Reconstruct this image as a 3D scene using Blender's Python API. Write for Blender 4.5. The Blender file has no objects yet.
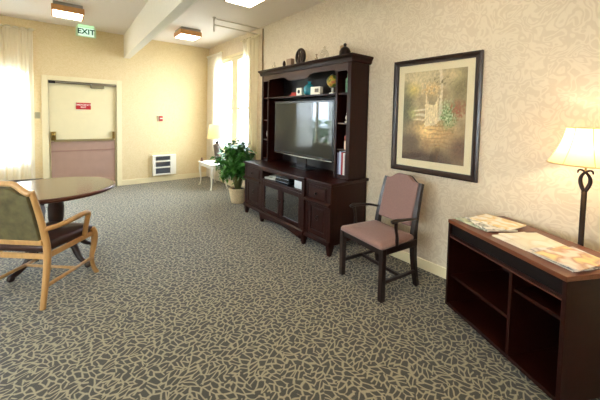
import bpy, bmesh, math, random
from mathutils import Vector, Matrix, noise
random.seed(7)
PI = math.pi
scene = bpy.context.scene
COL = scene.collection

# ------------------------------------------------------------------ materials
def lin(c):
    return tuple(((v/255)/12.92 if v/255 <= .04045 else ((v/255+.055)/1.055)**2.4) for v in c)

MATS = {}
def mat(name, rgb, rough=.5, metal=0, var=0, scale=8, stretch=(1,1,1), coat=0, emit=None, emit_s=0, bump=0, sheen=0, spec=.5):
    if name in MATS: return MATS[name]
    m = bpy.data.materials.new(name); m.use_nodes = True
    nt = m.node_tree; b = nt.nodes['Principled BSDF']
    c = lin(rgb)
    b.inputs['Roughness'].default_value = rough
    b.inputs['Metallic'].default_value = metal
    b.inputs['Specular IOR Level'].default_value = spec
    b.inputs['Coat Weight'].default_value = coat
    b.inputs['Coat Roughness'].default_value = .15
    b.inputs['Sheen Weight'].default_value = sheen
    tc = nt.nodes.new('ShaderNodeTexCoord'); mp = nt.nodes.new('ShaderNodeMapping')
    mp.inputs['Scale'].default_value = stretch
    nt.links.new(tc.outputs['Object'], mp.inputs['Vector'])
    nz = nt.nodes.new('ShaderNodeTexNoise'); nz.inputs['Scale'].default_value = scale; nz.inputs['Detail'].default_value = 5
    nt.links.new(mp.outputs[0], nz.inputs['Vector'])
    rp = nt.nodes.new('ShaderNodeValToRGB')
    rp.color_ramp.elements[0].position = .3; rp.color_ramp.elements[1].position = .7
    rp.color_ramp.elements[0].color = (*[v*(1-var) for v in c], 1)
    rp.color_ramp.elements[1].color = (*[min(1, v*(1+var)) for v in c], 1)
    nt.links.new(nz.outputs['Fac'], rp.inputs[0]); nt.links.new(rp.outputs[0], b.inputs['Base Color'])
    if bump:
        bp = nt.nodes.new('ShaderNodeBump'); bp.inputs['Strength'].default_value = bump; bp.inputs['Distance'].default_value = .003
        nt.links.new(nz.outputs['Fac'], bp.inputs['Height']); nt.links.new(bp.outputs[0], b.inputs['Normal'])
    if emit:
        b.inputs['Emission Color'].default_value = (*lin(emit), 1); b.inputs['Emission Strength'].default_value = emit_s
    MATS[name] = m
    return m

def N(nt, kind, **kw):
    n = nt.nodes.new(kind)
    for k, v in kw.items(): setattr(n, k, v)
    return n
def math_node(nt, op, a, b=None, c=None):
    n = N(nt, 'ShaderNodeMath', operation=op)
    for i, v in enumerate((a, b, c)):
        if v is None: continue
        if isinstance(v, (int, float)): n.inputs[i].default_value = v
        else: nt.links.new(v, n.inputs[i])
    return n.outputs[0]
def ramp(nt, fac, stops):
    r = N(nt, 'ShaderNodeValToRGB'); cr = r.color_ramp
    while len(cr.elements) < len(stops): cr.elements.new(.5)
    for e, (p, c) in zip(cr.elements, stops): e.position = p; e.color = (*c, 1)
    nt.links.new(fac, r.inputs[0]); return r.outputs[0]

def carpet_material():
    m = bpy.data.materials.new('patterned_carpet'); m.use_nodes = True; nt = m.node_tree; b = nt.nodes['Principled BSDF']
    tc = N(nt, 'ShaderNodeTexCoord')
    wob = N(nt, 'ShaderNodeTexNoise'); wob.inputs['Scale'].default_value = 9; wob.inputs['Detail'].default_value = 1
    nt.links.new(tc.outputs['Object'], wob.inputs['Vector'])
    add = N(nt, 'ShaderNodeVectorMath', operation='MULTIPLY_ADD'); nt.links.new(wob.outputs['Color'], add.inputs[0])
    add.inputs[1].default_value = (.05, .05, 0); nt.links.new(tc.outputs['Object'], add.inputs[2])
    outs = []
    for ang in (PI/2.6, -PI/7):
        mp = N(nt, 'ShaderNodeMapping'); mp.inputs['Rotation'].default_value = (0, 0, ang); mp.inputs['Scale'].default_value = (1, 1, 0)
        nt.links.new(add.outputs[0], mp.inputs['Vector'])
        mp2 = N(nt, 'ShaderNodeMapping'); mp2.inputs['Scale'].default_value = (34, 17, 1)
        nt.links.new(mp.outputs[0], mp2.inputs['Vector'])
        v = N(nt, 'ShaderNodeTexVoronoi', feature='DISTANCE_TO_EDGE', voronoi_dimensions='2D'); v.inputs['Scale'].default_value = 1
        nt.links.new(mp2.outputs[0], v.inputs['Vector']); outs.append(v.outputs['Distance'])
    msk = N(nt, 'ShaderNodeTexNoise'); msk.inputs['Scale'].default_value = 11; msk.inputs['Detail'].default_value = 0
    nt.links.new(tc.outputs['Object'], msk.inputs['Vector'])
    st = ramp(nt, msk.outputs['Fac'], [(.47, (0, 0, 0)), (.53, (1, 1, 1))])
    mx = N(nt, 'ShaderNodeMix'); nt.links.new(st, mx.inputs[0]); nt.links.new(outs[0], mx.inputs[2]); nt.links.new(outs[1], mx.inputs[3])
    col = ramp(nt, mx.outputs[0], [(.07, lin((160, 151, 122))), (.17, lin((60, 58, 49)))])
    fz = N(nt, 'ShaderNodeTexNoise'); fz.inputs['Scale'].default_value = 260; nt.links.new(tc.outputs['Object'], fz.inputs['Vector'])
    m2 = N(nt, 'ShaderNodeMix', data_type='RGBA', blend_type='MULTIPLY'); m2.inputs[0].default_value = .5
    nt.links.new(col, m2.inputs[6]); nt.links.new(ramp(nt, fz.outputs['Fac'], [(.3, (.55,)*3), (.7, (1, 1, 1))]), m2.inputs[7])
    nt.links.new(m2.outputs[2], b.inputs['Base Color'])
    b.inputs['Roughness'].default_value = .85; b.inputs['Sheen Weight'].default_value = .3; b.inputs['Specular IOR Level'].default_value = .3
    bp = N(nt, 'ShaderNodeBump'); bp.inputs['Strength'].default_value = .5; bp.inputs['Distance'].default_value = .004
    nt.links.new(fz.outputs['Fac'], bp.inputs['Height']); nt.links.new(bp.outputs[0], b.inputs['Normal'])
    return m

def wallpaper_material(name, axis, base, light):
    m = bpy.data.materials.new(name); m.use_nodes = True; nt = m.node_tree; b = nt.nodes['Principled BSDF']
    tc = N(nt, 'ShaderNodeTexCoord'); sp = N(nt, 'ShaderNodeSeparateXYZ'); nt.links.new(tc.outputs['Object'], sp.inputs[0])
    wob = N(nt, 'ShaderNodeTexNoise'); wob.inputs['Scale'].default_value = 14; wob.inputs['Detail'].default_value = 2
    nt.links.new(tc.outputs['Object'], wob.inputs['Vector'])
    h = math_node(nt, 'MULTIPLY_ADD', wob.outputs['Fac'], .10, sp.outputs[axis])
    z = math_node(nt, 'MULTIPLY_ADD', wob.outputs['Fac'], .08, sp.outputs['Z'])
    k = 2*PI/.30; kz = 2*PI/.42
    sx = math_node(nt, 'SINE', math_node(nt, 'MULTIPLY', h, k)); sz = math_node(nt, 'SINE', math_node(nt, 'MULTIPLY', z, kz))
    s3 = math_node(nt, 'SINE', math_node(nt, 'MULTIPLY', math_node(nt, 'ADD', h, z), k*2.5)); s4 = math_node(nt, 'SINE', math_node(nt, 'MULTIPLY', math_node(nt, 'SUBTRACT', h, z), k*2.5))
    vv = N(nt, 'ShaderNodeTexNoise'); vv.inputs['Scale'].default_value = 8; vv.inputs['Detail'].default_value = 0; vv.inputs['Distortion'].default_value = 2.2
    nt.links.new(tc.outputs['Object'], vv.inputs['Vector'])
    s = math_node(nt, 'ADD', math_node(nt, 'MULTIPLY', math_node(nt, 'MULTIPLY', sx, sz), .35), math_node(nt, 'SINE', math_node(nt, 'MULTIPLY', vv.outputs['Fac'], 24)))
    f = math_node(nt, 'MULTIPLY_ADD', s, .3, .5)
    c = ramp(nt, f, [(.38, lin(base)), (.62, lin(light))])
    nt.links.new(c, b.inputs['Base Color']); b.inputs['Roughness'].default_value = .6
    bp = N(nt, 'ShaderNodeBump'); bp.inputs['Strength'].default_value = .15; bp.inputs['Distance'].default_value = .002
    nt.links.new(f, bp.inputs['Height']); nt.links.new(bp.outputs[0], b.inputs['Normal'])
    return m

def thin_glass(name, tint=(1, 1, 1), refl=1.0):
    m = bpy.data.materials.new(name); m.use_nodes = True; nt = m.node_tree
    for n in list(nt.nodes): nt.nodes.remove(n)
    o = N(nt, 'ShaderNodeOutputMaterial'); mx = N(nt, 'ShaderNodeMixShader'); t = N(nt, 'ShaderNodeBsdfTransparent'); g = N(nt, 'ShaderNodeBsdfGlossy')
    t.inputs[0].default_value = (*tint, 1); g.inputs['Roughness'].default_value = .02
    lw = N(nt, 'ShaderNodeLayerWeight'); lw.inputs['Blend'].default_value = .5; p5 = math_node(nt, 'POWER', lw.outputs['Facing'], 5)
    fk = N(nt, 'ShaderNodeMath', operation='MULTIPLY', use_clamp=True); nt.links.new(math_node(nt, 'MULTIPLY_ADD', p5, .9, .045), fk.inputs[0]); fk.inputs[1].default_value = refl
    nt.links.new(fk.outputs[0], mx.inputs[0]); nt.links.new(t.outputs[0], mx.inputs[1]); nt.links.new(g.outputs[0], mx.inputs[2])
    nt.links.new(mx.outputs[0], o.inputs[0]); return m

def sheer(name, rgb, transp, transl=.6):
    m = bpy.data.materials.new(name); m.use_nodes = True; nt = m.node_tree
    for n in list(nt.nodes): nt.nodes.remove(n)
    o = N(nt, 'ShaderNodeOutputMaterial'); d = N(nt, 'ShaderNodeBsdfDiffuse'); t = N(nt, 'ShaderNodeBsdfTranslucent'); tr = N(nt, 'ShaderNodeBsdfTransparent')
    tc = N(nt, 'ShaderNodeTexCoord'); w = N(nt, 'ShaderNodeTexNoise'); w.inputs['Scale'].default_value = 60; nt.links.new(tc.outputs['Object'], w.inputs['Vector'])
    c = lin(rgb); col = ramp(nt, w.outputs['Fac'], [(.3, tuple(v*.95 for v in c)), (.7, c)])
    nt.links.new(col, d.inputs[0]); nt.links.new(col, t.inputs[0])
    a = N(nt, 'ShaderNodeMixShader'); a.inputs[0].default_value = transl; nt.links.new(d.outputs[0], a.inputs[1]); nt.links.new(t.outputs[0], a.inputs[2])
    b = N(nt, 'ShaderNodeMixShader'); b.inputs[0].default_value = transp; nt.links.new(a.outputs[0], b.inputs[1]); nt.links.new(tr.outputs[0], b.inputs[2])
    nt.links.new(b.outputs[0], o.inputs[0]); return m

def emitter(name, rgb, s):
    m = bpy.data.materials.new(name); m.use_nodes = True; b = m.node_tree.nodes['Principled BSDF']
    b.inputs['Base Color'].default_value = (.8, .8, .8, 1)
    b.inputs['Emission Color'].default_value = (*lin(rgb), 1); b.inputs['Emission Strength'].default_value = s
    return m

def attr_material(name, rough=.5):
    m = bpy.data.materials.new(name); m.use_nodes = True; nt = m.node_tree
    a = N(nt, 'ShaderNodeVertexColor', layer_name='Col'); nt.links.new(a.outputs[0], nt.nodes['Principled BSDF'].inputs['Base Color'])
    nt.nodes['Principled BSDF'].inputs['Roughness'].default_value = rough
    return m

espresso = mat('espresso_wood', (38, 10, 5), .36, var=.25, scale=6, stretch=(6, 6, .6), coat=.06, spec=.2)
espresso_in = mat('espresso_interior', (18, 10, 8), .5, var=.2, scale=6)
cherry = mat('cherry_laminate', (34, 10, 5), .35, var=.2, scale=5, stretch=(1, 8, 8), coat=.03, spec=.2)
cherry_top = mat('cherry_top', (104, 54, 28), .3, var=.15, scale=5, stretch=(1, 8, 8), coat=.1)
cherry_in = mat('cherry_interior', (20, 9, 6), .55, var=.15, scale=5)
mahog = mat('mahogany_chair', (28, 12, 10), .3, var=.2, scale=10, coat=.2)
oak = mat('golden_oak', (196, 152, 96), .38, var=.12, scale=7, stretch=(5, 5, .8), coat=.2)
vinyl = mat('brown_vinyl', (62, 38, 34), .35, var=.1, scale=12, bump=.2)
rose = mat('rose_upholstery', (134, 102, 94), .75, var=.08, scale=90, bump=.3, sheen=.2)
cream = mat('cream_paint', (233, 220, 180), .5, var=.02, scale=3)
ceil_m = mat('ceiling_paint', (226, 216, 206), .8, var=.02, scale=40)
beam_m = mat('beam_paint', (236, 230, 214), .7, var=.02, scale=20)
white_m = mat('white_paint', (240, 236, 222), .4, var=.02, scale=5)
black_pl = mat('black_plastic', (14, 14, 15), .25, var=.1)
dark_metal = mat('dark_bronze', (40, 26, 20), .4, metal=.6, var=.2, scale=20)
brass = mat('brass', (150, 125, 70), .3, metal=1, var=.1)
steel = mat('brushed_steel', (170, 168, 160), .3, metal=1, var=.1)
screw_black = mat('caster_black', (16, 15, 15), .4)

# ------------------------------------------------------------------ mesh builder
class MB:
    def __init__(s): s.bm = bmesh.new()
    def box(s, x0, x1, y0, y1, z0, z1, M=None):
        vs = [s.bm.verts.new(Vector((x, y, z)) if M is None else M @ Vector((x, y, z))) for x in (x0, x1) for y in (y0, y1) for z in (z0, z1)]
        for f in ((0, 1, 3, 2), (4, 6, 7, 5), (0, 4, 5, 1), (2, 3, 7, 6), (0, 2, 6, 4), (1, 5, 7, 3)): s.bm.faces.new([vs[i] for i in f])
        return s
    def prism(s, poly, a, b, axis='z', M=None):
        def P(u, v, w):
            q = Vector({'z': (u, v, w), 'y': (u, w, v), 'x': (w, u, v)}[axis]); return q if M is None else M @ q
        A = [s.bm.verts.new(P(u, v, a)) for u, v in poly]; B = [s.bm.verts.new(P(u, v, b)) for u, v in poly]
        s.bm.faces.new(A[::-1]); s.bm.faces.new(B); n = len(poly)
        for i in range(n): s.bm.faces.new([A[i], A[(i+1) % n], B[(i+1) % n], B[i]])
        return s
    def lathe(s, prof, c=(0, 0, 0), n=24, sy=1, M=None):
        rings = []
        for r, z in prof:
            ring = []
            for i in range(n):
                q = Vector((c[0]+r*math.cos(2*PI*i/n), c[1]+r*sy*math.sin(2*PI*i/n), c[2]+z))
                ring.append(s.bm.verts.new(q if M is None else M @ q))
            rings.append(ring)
        for a, b in zip(rings, rings[1:]):
            for i in range(n): s.bm.faces.new([a[i], a[(i+1) % n], b[(i+1) % n], b[i]])
        s.bm.faces.new(rings[0][::-1]); s.bm.faces.new(rings[-1]); return s
    def tube(s, pts, r, n=8, closed=False, flat=1, smooth=0):
        pts = [Vector(p) for p in pts]; rs = list(r) if hasattr(r, '__len__') else [r]*len(pts)
        for _ in range(smooth):
            q, qr = [pts[0]], [rs[0]]
            for i in range(len(pts)-1):
                q += [pts[i]*.75+pts[i+1]*.25, pts[i]*.25+pts[i+1]*.75]; qr += [rs[i]*.75+rs[i+1]*.25, rs[i]*.25+rs[i+1]*.75]
            q.append(pts[-1]); qr.append(rs[-1]); pts, rs = q, qr
        rings = []; up = None; m = len(pts)
        for i, p in enumerate(pts):
            d = (pts[(i+1) % m if closed else min(i+1, m-1)]-pts[(i-1) % m if closed else max(i-1, 0)]).normalized()
            if up is None: up = (Vector((0, 0, 1)) if abs(d.z) < .8 else Vector((0, 1, 0)))
            sd = d.cross(up).normalized(); up = sd.cross(d).normalized()
            off = PI/4 if n == 4 else 0; k = 1.414 if n == 4 else 1
            rings.append([s.bm.verts.new(p+(sd*math.cos(2*PI*j/n+off)*flat+up*math.sin(2*PI*j/n+off))*rs[i]*k) for j in range(n)])
        for i in range(m if closed else m-1):
            a, b = rings[i], rings[(i+1) % m]
            for j in range(n): s.bm.faces.new([a[j], a[(j+1) % n], b[(j+1) % n], b[j]])
        if not closed: s.bm.faces.new(rings[0][::-1]); s.bm.faces.new(rings[-1])
        return s
    def ball(s, c, r, sc=(1, 1, 1), u=16, v=10):
        M = Matrix.Translation(c) @ Matrix.Diagonal((*[r*k for k in sc], 1)); bmesh.ops.create_uvsphere(s.bm, u_segments=u, v_segments=v, radius=1, matrix=M); return s
    def build(s, name, m, parent=None, smooth=False, bevel=0, seg=2, loc=None, rz=0):
        bmesh.ops.recalc_face_normals(s.bm, faces=s.bm.faces)
        me = bpy.data.meshes.new(name); s.bm.to_mesh(me); s.bm.free(); me.materials.append(m)
        o = bpy.data.objects.new(name, me); COL.objects.link(o); o.parent = parent
        if loc is not None: o.location = loc
        o.rotation_euler[2] = rz
        if smooth:
            for p in me.polygons: p.use_smooth = True
        if bevel:
            b = o.modifiers.new('Bevel', 'BEVEL'); b.width = bevel; b.segments = seg; b.limit_method = 'ANGLE'; b.angle_limit = .6
            b.harden_normals = False
        return o

def tag(o, label=None, cat=None, group=None, kind=None):
    for k, v in (('label', label), ('category', cat), ('group', group), ('kind', kind)):
        if v: o[k] = v
    return o
def thing(name, label, cat, loc=(0, 0, 0), rz=0, group=None):
    o = bpy.data.objects.new(name, None); COL.objects.link(o); o.location = loc; o.rotation_euler[2] = rz
    o.empty_display_size = .1
    return tag(o, label, cat, group)
def struct(mb, name, m, parent=None, **k):
    o = mb.build(name, m, parent, **k)
    if parent is None: o['kind'] = 'structure'
    return o
def text_mesh(name, body, size, m, parent, loc, rot, depth=.002, align='CENTER', space=1.0):
    cu = bpy.data.curves.new(name, 'FONT'); cu.body = body; cu.size = size; cu.extrude = depth/2; cu.align_x = align; cu.align_y = 'CENTER'
    cu.space_line = space; cu.offset = size*.02
    t = bpy.data.objects.new(name, cu); COL.objects.link(t)
    dg = bpy.context.evaluated_depsgraph_get(); me = bpy.data.meshes.new_from_object(t.evaluated_get(dg))
    bpy.data.objects.remove(t); me.materials.clear(); me.materials.append(m)
    o = bpy.data.objects.new(name, me); COL.objects.link(o); o.parent = parent; o.location = loc; o.rotation_euler = rot
    return o
def copy_tree(o, parent=None):
    c = o.copy(); COL.objects.link(c); c.parent = parent
    for ch in [x for x in bpy.data.objects if x.parent == o]: copy_tree(ch, c)
    return c

# ------------------------------------------------------------------ room shell
L, H, XL, YB = 7.0, 3.023, -5.6, -2.6
wp_far = wallpaper_material('far_wallpaper', 'X', (222, 200, 154), (227, 206, 162))
wp_right = wallpaper_material('damask_wallpaper', 'Y', (212, 195, 168), (222, 207, 181))
struct(MB().box(XL-.2, .2, YB-.2, L+.2, -.1, 0), 'floor', carpet_material())
struct(MB().box(XL-.2, .2, YB-.2, L+.2, H, H+.12), 'ceiling', ceil_m)
# far wall with the exit door opening and the wide curtained window
WX0, WX1, WZ0, WZ1 = -5.15, -3.20, .62, 2.2
DX0, DX1, DZ = -2.935, -1.892, 2.03
mb = MB()
mb.box(XL, WX0, L, L+.15, 0, H); mb.box(WX0, WX1, L, L+.15, 0, WZ0); mb.box(WX0, WX1, L, L+.15, WZ1, H)
mb.box(WX1, DX0, L, L+.15, 0, H); mb.box(DX0, DX1, L, L+.15, DZ, H); mb.box(DX1, 0, L, L+.15, 0, H)
struct(mb, 'wall_far', wp_far)
# right wall with its double window
RY0, RY1, RZ0, RZ1 = 5.05, 6.5, .72, 2.66
mb = MB()
mb.box(0, .15, YB, RY0, 0, H); mb.box(0, .15, RY0, RY1, 0, RZ0); mb.box(0, .15, RY0, RY1, RZ1, H); mb.box(0, .15, RY1, L+.15, 0, H)
struct(mb, 'wall_right', wp_right)
# left wall with an opening added for fill daylight, and plain back wall
LY0, LY1, LZ0, LZ1 = -1.0, 2.3, .9, 2.35
mb = MB()
mb.box(XL-.15, XL, YB, LY0, 0, H); mb.box(XL-.15, XL, LY0, LY1, 0, LZ0); mb.box(XL-.15, XL, LY0, LY1, LZ1, H); mb.box(XL-.15, XL, LY1, L+.15, 0, H)
struct(mb, 'wall_left', wp_right)
struct(MB().box(XL-.15, .15, YB-.15, YB, 0, H), 'wall_back', wp_far)
# beam under the ceiling
struct(MB().prism([(-1.76, L), (-1.65, L), (-1.865, YB), (-1.975, YB)], 2.57, H), 'trim_1', beam_m)
struct(MB().box(DX1+.09, 0, L-.016, L, 0, .11).box(-3.2, DX0-.09, L-.016, L, 0, .11), 'baseboard_far', cream, bevel=.004)
struct(MB().box(-.016, 0, YB, L-.016, 0, .1), 'baseboard_right', cream, bevel=.004)

def window(name, axis, a0, a1, z0, z1, face, out, splits, mull, rails):
    """window frame set in a wall opening; axis = running direction, face = room face, out = outward sign"""
    d0, d1 = sorted((face+out*.03, face+out*.09)); f = .06
    def bx(mb, u0, u1, v0, v1, e0, e1):
        return mb.box(u0, u1, e0, e1, v0, v1) if axis == 'x' else mb.box(e0, e1, u0, u1, v0, v1)
    root = bpy.data.objects.new(name, None); COL.objects.link(root); root['kind'] = 'structure'
    mb = MB(); bx(mb, a0, a0+f, z0, z1, d0, d1); bx(mb, a1-f, a1, z0, z1, d0, d1); bx(mb, a0+f, a1-f, z1-f, z1, d0, d1); bx(mb, a0+f, a1-f, z0, z0+f, d0, d1)
    for sp in splits: bx(mb, sp-mull/2, sp+mull/2, z0+f, z1-f, d0, d1)
    fr = mb.build('window_frame', cream, root)
    mid = (d0+d1)/2; ed = [a0+f]+[q for sp in splits for q in (sp-mull/2, sp+mull/2)]+[a1-f]
    for i in range(0, len(ed), 2):
        for r in rails: bx(MB(), ed[i], ed[i+1], r-.02, r+.02, mid-.02, mid+.02).build('window_rail', cream, root)
        zz = [z0+f]+[q for r in rails for q in (r-.02, r+.02)]+[z1-f]
        for k in range(0, len(zz), 2): bx(MB(), ed[i], ed[i+1], zz[k], zz[k+1], mid-.003, mid+.003).build('window_pane', GLASS, root)
    e0, e1 = sorted((face-out*.035, face+out*.03)); bx(MB(), a0-.04, a1+.04, z0-.03, z0, e0, e1).build('window_sill', cream, root, bevel=.004)
    # casing on the room face
    e0, e1 = sorted((face, face-out*.015)); mb = MB()
    bx(mb, a0-.05, a0, z0, z1+.05, e0, e1); bx(mb, a1, a1+.05, z0, z1+.05, e0, e1); bx(mb, a0, a1, z1, z1+.05, e0, e1)
    mb.build('window_casing', cream, root)
GLASS = thin_glass('window_glass')
window('window_1', 'x', WX0, WX1, WZ0, WZ1, L, 1, [-4.10], .06, [])
window('window_2', 'y', RY0, RY1, RZ0, RZ1, 0, 1, [5.72], .26, [1.62])

window('fill_window', 'y', LY0, LY1, LZ0, LZ1, XL, -1, [.65], .07, [])  # unseen window added to bring daylight to the near part of the room

# exit door
door = bpy.data.objects.new('door_1', None); COL.objects.link(door); door['kind'] = 'structure'; door.location = (DX0, L, 0)
W = DX1-DX0
leafm = mat('door_cream', (232, 220, 178), .45, var=.02)
MB().box(.0, W, .03, .075, .003, DZ).build('door_leaf', leafm, door, bevel=.002)
MB().box(-.09, 0, -.02, .10, 0, DZ+.08).box(W, W+.09, -.02, .10, 0, DZ+.08).box(0, W, -.02, .10, DZ, DZ+.08).build('door_frame', cream, door, bevel=.004)
MB().box(.03, W-.03, .018, .03, .02, .93).build('kick_panel', mat('mauve_panel', (170, 138, 122), .5, var=.04), door)
pb = MB().box(.07, W-.05, -.012, .018, .925, .965).build('push_bar', mat('bar_olive', (150, 135, 95), .4, metal=.4), door, bevel=.004)
MB().box(.03, W-.03, .012, .018, .735, .765).build('panel_strip', mat('mauve_strip', (150, 116, 102), .5), door)
mb = MB().box(.03, .10, -.02, .03, .95, 1.11); mb.build('latch_box', brass, door, bevel=.008)
MB().lathe([(.0, 0), (.028, .002), (.034, .02), (.024, .04), (.0, .045)], M=Matrix.Translation((.065, -.02, 1.06)) @ Matrix.Rotation(PI/2, 4, 'X')).build('door_knob', brass, door, smooth=True)
MB().box(W-.075, W-.035, -.015, .03, .96, 1.10).build('hinge_box', brass, door, bevel=.006)
cl = MB().box(.62, .84, -.025, .03, 1.93, 1.985).build('door_closer', mat('closer_grey', (140, 132, 105), .4, metal=.5), door, bevel=.008)
MB().tube([(.64, -.03, 1.99), (.4, -.05, 2.0), (.02, -.01, 2.005)], .009, n=6).build('closer_arm', steel, door)
MB().box(.0, W, -.024, -.018, DZ-.05, DZ-.005).build('door_stop', mat('stop_grey', (128, 116, 92), .5), door)
MB().box(.01, .1, -.03, -.018, DZ-.055, DZ-.01).build('door_bracket', screw_black, door)

# sign on the door
sg = thing('door_sign', 'small red warning sign with white lettering on the upper half of the cream exit door', 'sign', (-2.425, L+.028, 1.585))
MB().box(-.115, .115, -.006, 0, -.062, .062).build('sign_plate', mat('sign_red', (186, 22, 34), .4), sg, bevel=.002)
wl = mat('letter_white', (238, 214, 208), .5)
text_mesh('sign_lettering', 'EMERGENCY\nEXIT', .042, wl, sg, (0, -.0075, 0), (PI/2, 0, 0), .002, space=1.05)

# lit exit sign hanging from the ceiling in front of the far wall
ex = thing('exit_sign', 'lit green EXIT sign hanging from ceiling above the door', 'exit sign', (-2.39, 6.72, H))
MB().box(-.12, .12, -.03, .03, -.025, 0).build('sign_canopy', emitter('green_glow_top', (150, 235, 150), .35), ex, bevel=.004)
MB().box(-.15, .15, -.012, .012, -.205, -.03).build('sign_panel', mat('sign_acrylic', (200, 225, 190), .3), ex, bevel=.003)
MB().box(-.115, .115, -.016, -.012, -.19, -.04).build('sign_face', emitter('exit_face', (190, 250, 220), .28), ex)
text_mesh('sign_lettering', 'EXIT', .125, mat('exit_letter', (0, 70, 50), .6, spec=.1), ex, (0, -.018, -.117), (PI/2, 0, 0), .003)

# switch and alarm call point, heater
o = MB().box(-.035, .035, -.012, 0, -.055, .055).box(-.01, .01, -.022, -.012, -.02, .02).build('light_switch', mat('switch_grey', (165, 155, 125), .4), None, bevel=.002, loc=(-3.085, L, 1.40))
tag(o, 'small grey light switch on the wall between curtain and exit door', 'light switch')
al = thing('fire_alarm', 'small red fire alarm pull station on the pale far wall', 'fire alarm', (-1.085, L, 1.37))
MB().box(-.055, .05, -.02, 0, -.06, .06).build('back_box', mat('alarm_beige', (200, 180, 150), .5), al, bevel=.003)
MB().box(-.02, .05, -.045, -.02, -.055, .055).build('alarm_body', mat('alarm_red', (178, 52, 44), .4), al, bevel=.006)
MB().box(-.01, .04, -.055, -.045, -.01, .012).build('pull_handle', white_m, al, bevel=.002)
ht = thing('wall_heater', 'white louvred wall heater set low in the far wall', 'heater', (-1.005, L, .36))
MB().box(-.30, .30, -.012, 0, -.265, .265).build('mounting_plate', mat('heater_beige', (222, 203, 158), .5), ht, bevel=.003)
mb = MB(); mb.box(-.24, -.18, -.07, -.012, -.215, .225).box(.12, .24, -.07, -.012, -.215, .225)
for z in (-.215, -.062, .072, .195): mb.box(-.18, .12, -.07, -.012, z, z+.03)
mb.build('heater_frame', white_m, ht, bevel=.004)
gm = mat('grille_dark', (120, 124, 132), .5, metal=.3)
for z0, z1 in ((-.185, -.062), (-.032, .072), (.102, .195)):
    mb = MB(); mb.box(-.18, .12, -.03, -.02, z0, z1)
    for k in range(5): mb.box(-.18, .12, -.055, -.03, z0+(z1-z0)*(k+.35)/5, z0+(z1-z0)*(k+.35)/5+.005)
    mb.build('heater_grille', gm, ht)

# ceiling fixtures
light_face = emitter('diffuser_glow', (255, 236, 212), 8)
def fixture():
    r = thing('ceiling_light', '', 'ceiling light')
    MB().box(-.17, .17, -.19, .19, -.045, 0).build('ceiling_mount', mat('mount_grey', (150, 148, 140), .5), r)
    h = .082; w, d, t = .19, .20, .020
    MB().box(-w, w, -d, -d+t, -.045-h, -.045).box(-w, w, d-t, d, -.045-h, -.045).box(-w, -w+t, -d+t, d-t, -.045-h, -.045).box(w-t, w, -d+t, d-t, -.045-h, -.045).build('wooden_frame', mat('fixture_wood', (206, 148, 88), .4, var=.15, scale=12), r, bevel=.004)
    MB().box(-w+t, w-t, -d+t, d-t, -.045-h-.004, -.045-h+.02).build('diffuser', light_face, r, bevel=.004)
    return r
f0 = fixture(); f0.location = (-2.67, 5.72, H); f0['label'] = 'wood framed square ceiling light left of the beam, above the exit door'; f0['group'] = 'wood framed ceiling lights'
for (x, y, lab) in ((-.91, 5.75, 'wood framed square ceiling light right of the beam, nearer the far wall'),
                    (-.98, 3.42, 'square ceiling light cut by the top edge of the photo above the curtain')):
    c = copy_tree(f0); c.location = (x, y, H); c['label'] = lab
# unseen copies of the fixture, added to brighten the room
for (x, y) in ((-4.4, 5.72), (-.98, 1.1), (-2.67, 1.1), (-4.4, 1.1), (-.98, -1.2), (-2.67, -1.2)):
    c = copy_tree(f0); c.location = (x, y, H); c['label'] = 'wood framed square ceiling light added out of view as fill'

# hanging rail
hr = thing('hanging_rail', 'thin white metal rail on a short rod below the ceiling beside the window curtain', 'rail', (0, 4.7, H))
rail_m = mat('rail_white', (206, 196, 178), .4, metal=.2)
MB().tube([(-.845, 0, 0), (-.845, 0, -.225)], .011).lathe([(.03, -.012), (.03, 0)], c=(-.845, 0, 0), n=12).build('drop_rod', rail_m, hr)
MB().tube([(-.845, 0, -.018), (0, 0, -.018)], .008).build('upper_rail', rail_m, hr)
MB().tube([(-.845, 0, -.118), (0, 0, -.118)], .011).build('lower_rail', rail_m, hr)
o = MB().tube([(-.016, 4.57, 2.98), (-.016, 4.57, 2.22)], .012).build('wall_conduit', mat('conduit_brown', (150, 125, 90), .5), None)
tag(o, 'thin vertical brown conduit on the wall above the tall cabinet, by the curtain', 'pipe')

# ------------------------------------------------------------------ curtains
def curtain(name, path, z0, z1, m, label, cat='curtain', group=None, pleats=12, amp=.035, shape=None, parent=None):
    """wavy cloth; path = (p0, p1) along the wall, shape(t, s) gives the squeeze of the cloth at height t"""
    p0, p1 = Vector(path[0]), Vector(path[1]); d = p1-p0; nrm = Vector((-d.y, d.x, 0)).normalized()
    nu, nv = pleats*10, 40; bm = bmesh.new(); V = []
    for j in range(nv+1):
        t = j/nv; z = z1+(z0-z1)*t; row = []
        for i in range(nu+1):
            s = i/nu; ss = shape(t, s) if shape else s
            ph = s*pleats*2*PI+.8*math.sin(s*9+t*1.2)
            a = amp*(.55+.45*math.sin(s*23+1.3))*(.7+.5*t)
            q = p0+d*ss+nrm*(math.sin(ph)*a+.012*math.sin(ph*2+1))
            row.append(bm.verts.new((q.x, q.y, z)))
        V.append(row)
    for j in range(nv):
        for i in range(nu): bm.faces.new([V[j][i], V[j][i+1], V[j+1][i+1], V[j+1][i]])
    mb = MB(); mb.bm.free(); mb.bm = bm; o = mb.build('curtain_cloth', m, None, smooth=True)
    root = thing(name, label, cat, group=group)
    o.parent = root
    # gathered heading band
    hd = MB(); pts = []
    k = pleats*6
    for i in range(k+1):
        s = i/k; q = p0+d*s+nrm*(math.sin(s*pleats*2*PI)*amp*.7); pts.append((q.x, q.y, z1))
    hd.tube(pts, .022, n=6).build('curtain_heading', m, root, smooth=True)
    return root
sheer_far = sheer('sheer_cream', (250, 246, 234), .14, .62)
sheer_r = sheer('drape_cream', (252, 244, 220), .12, .6)
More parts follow.
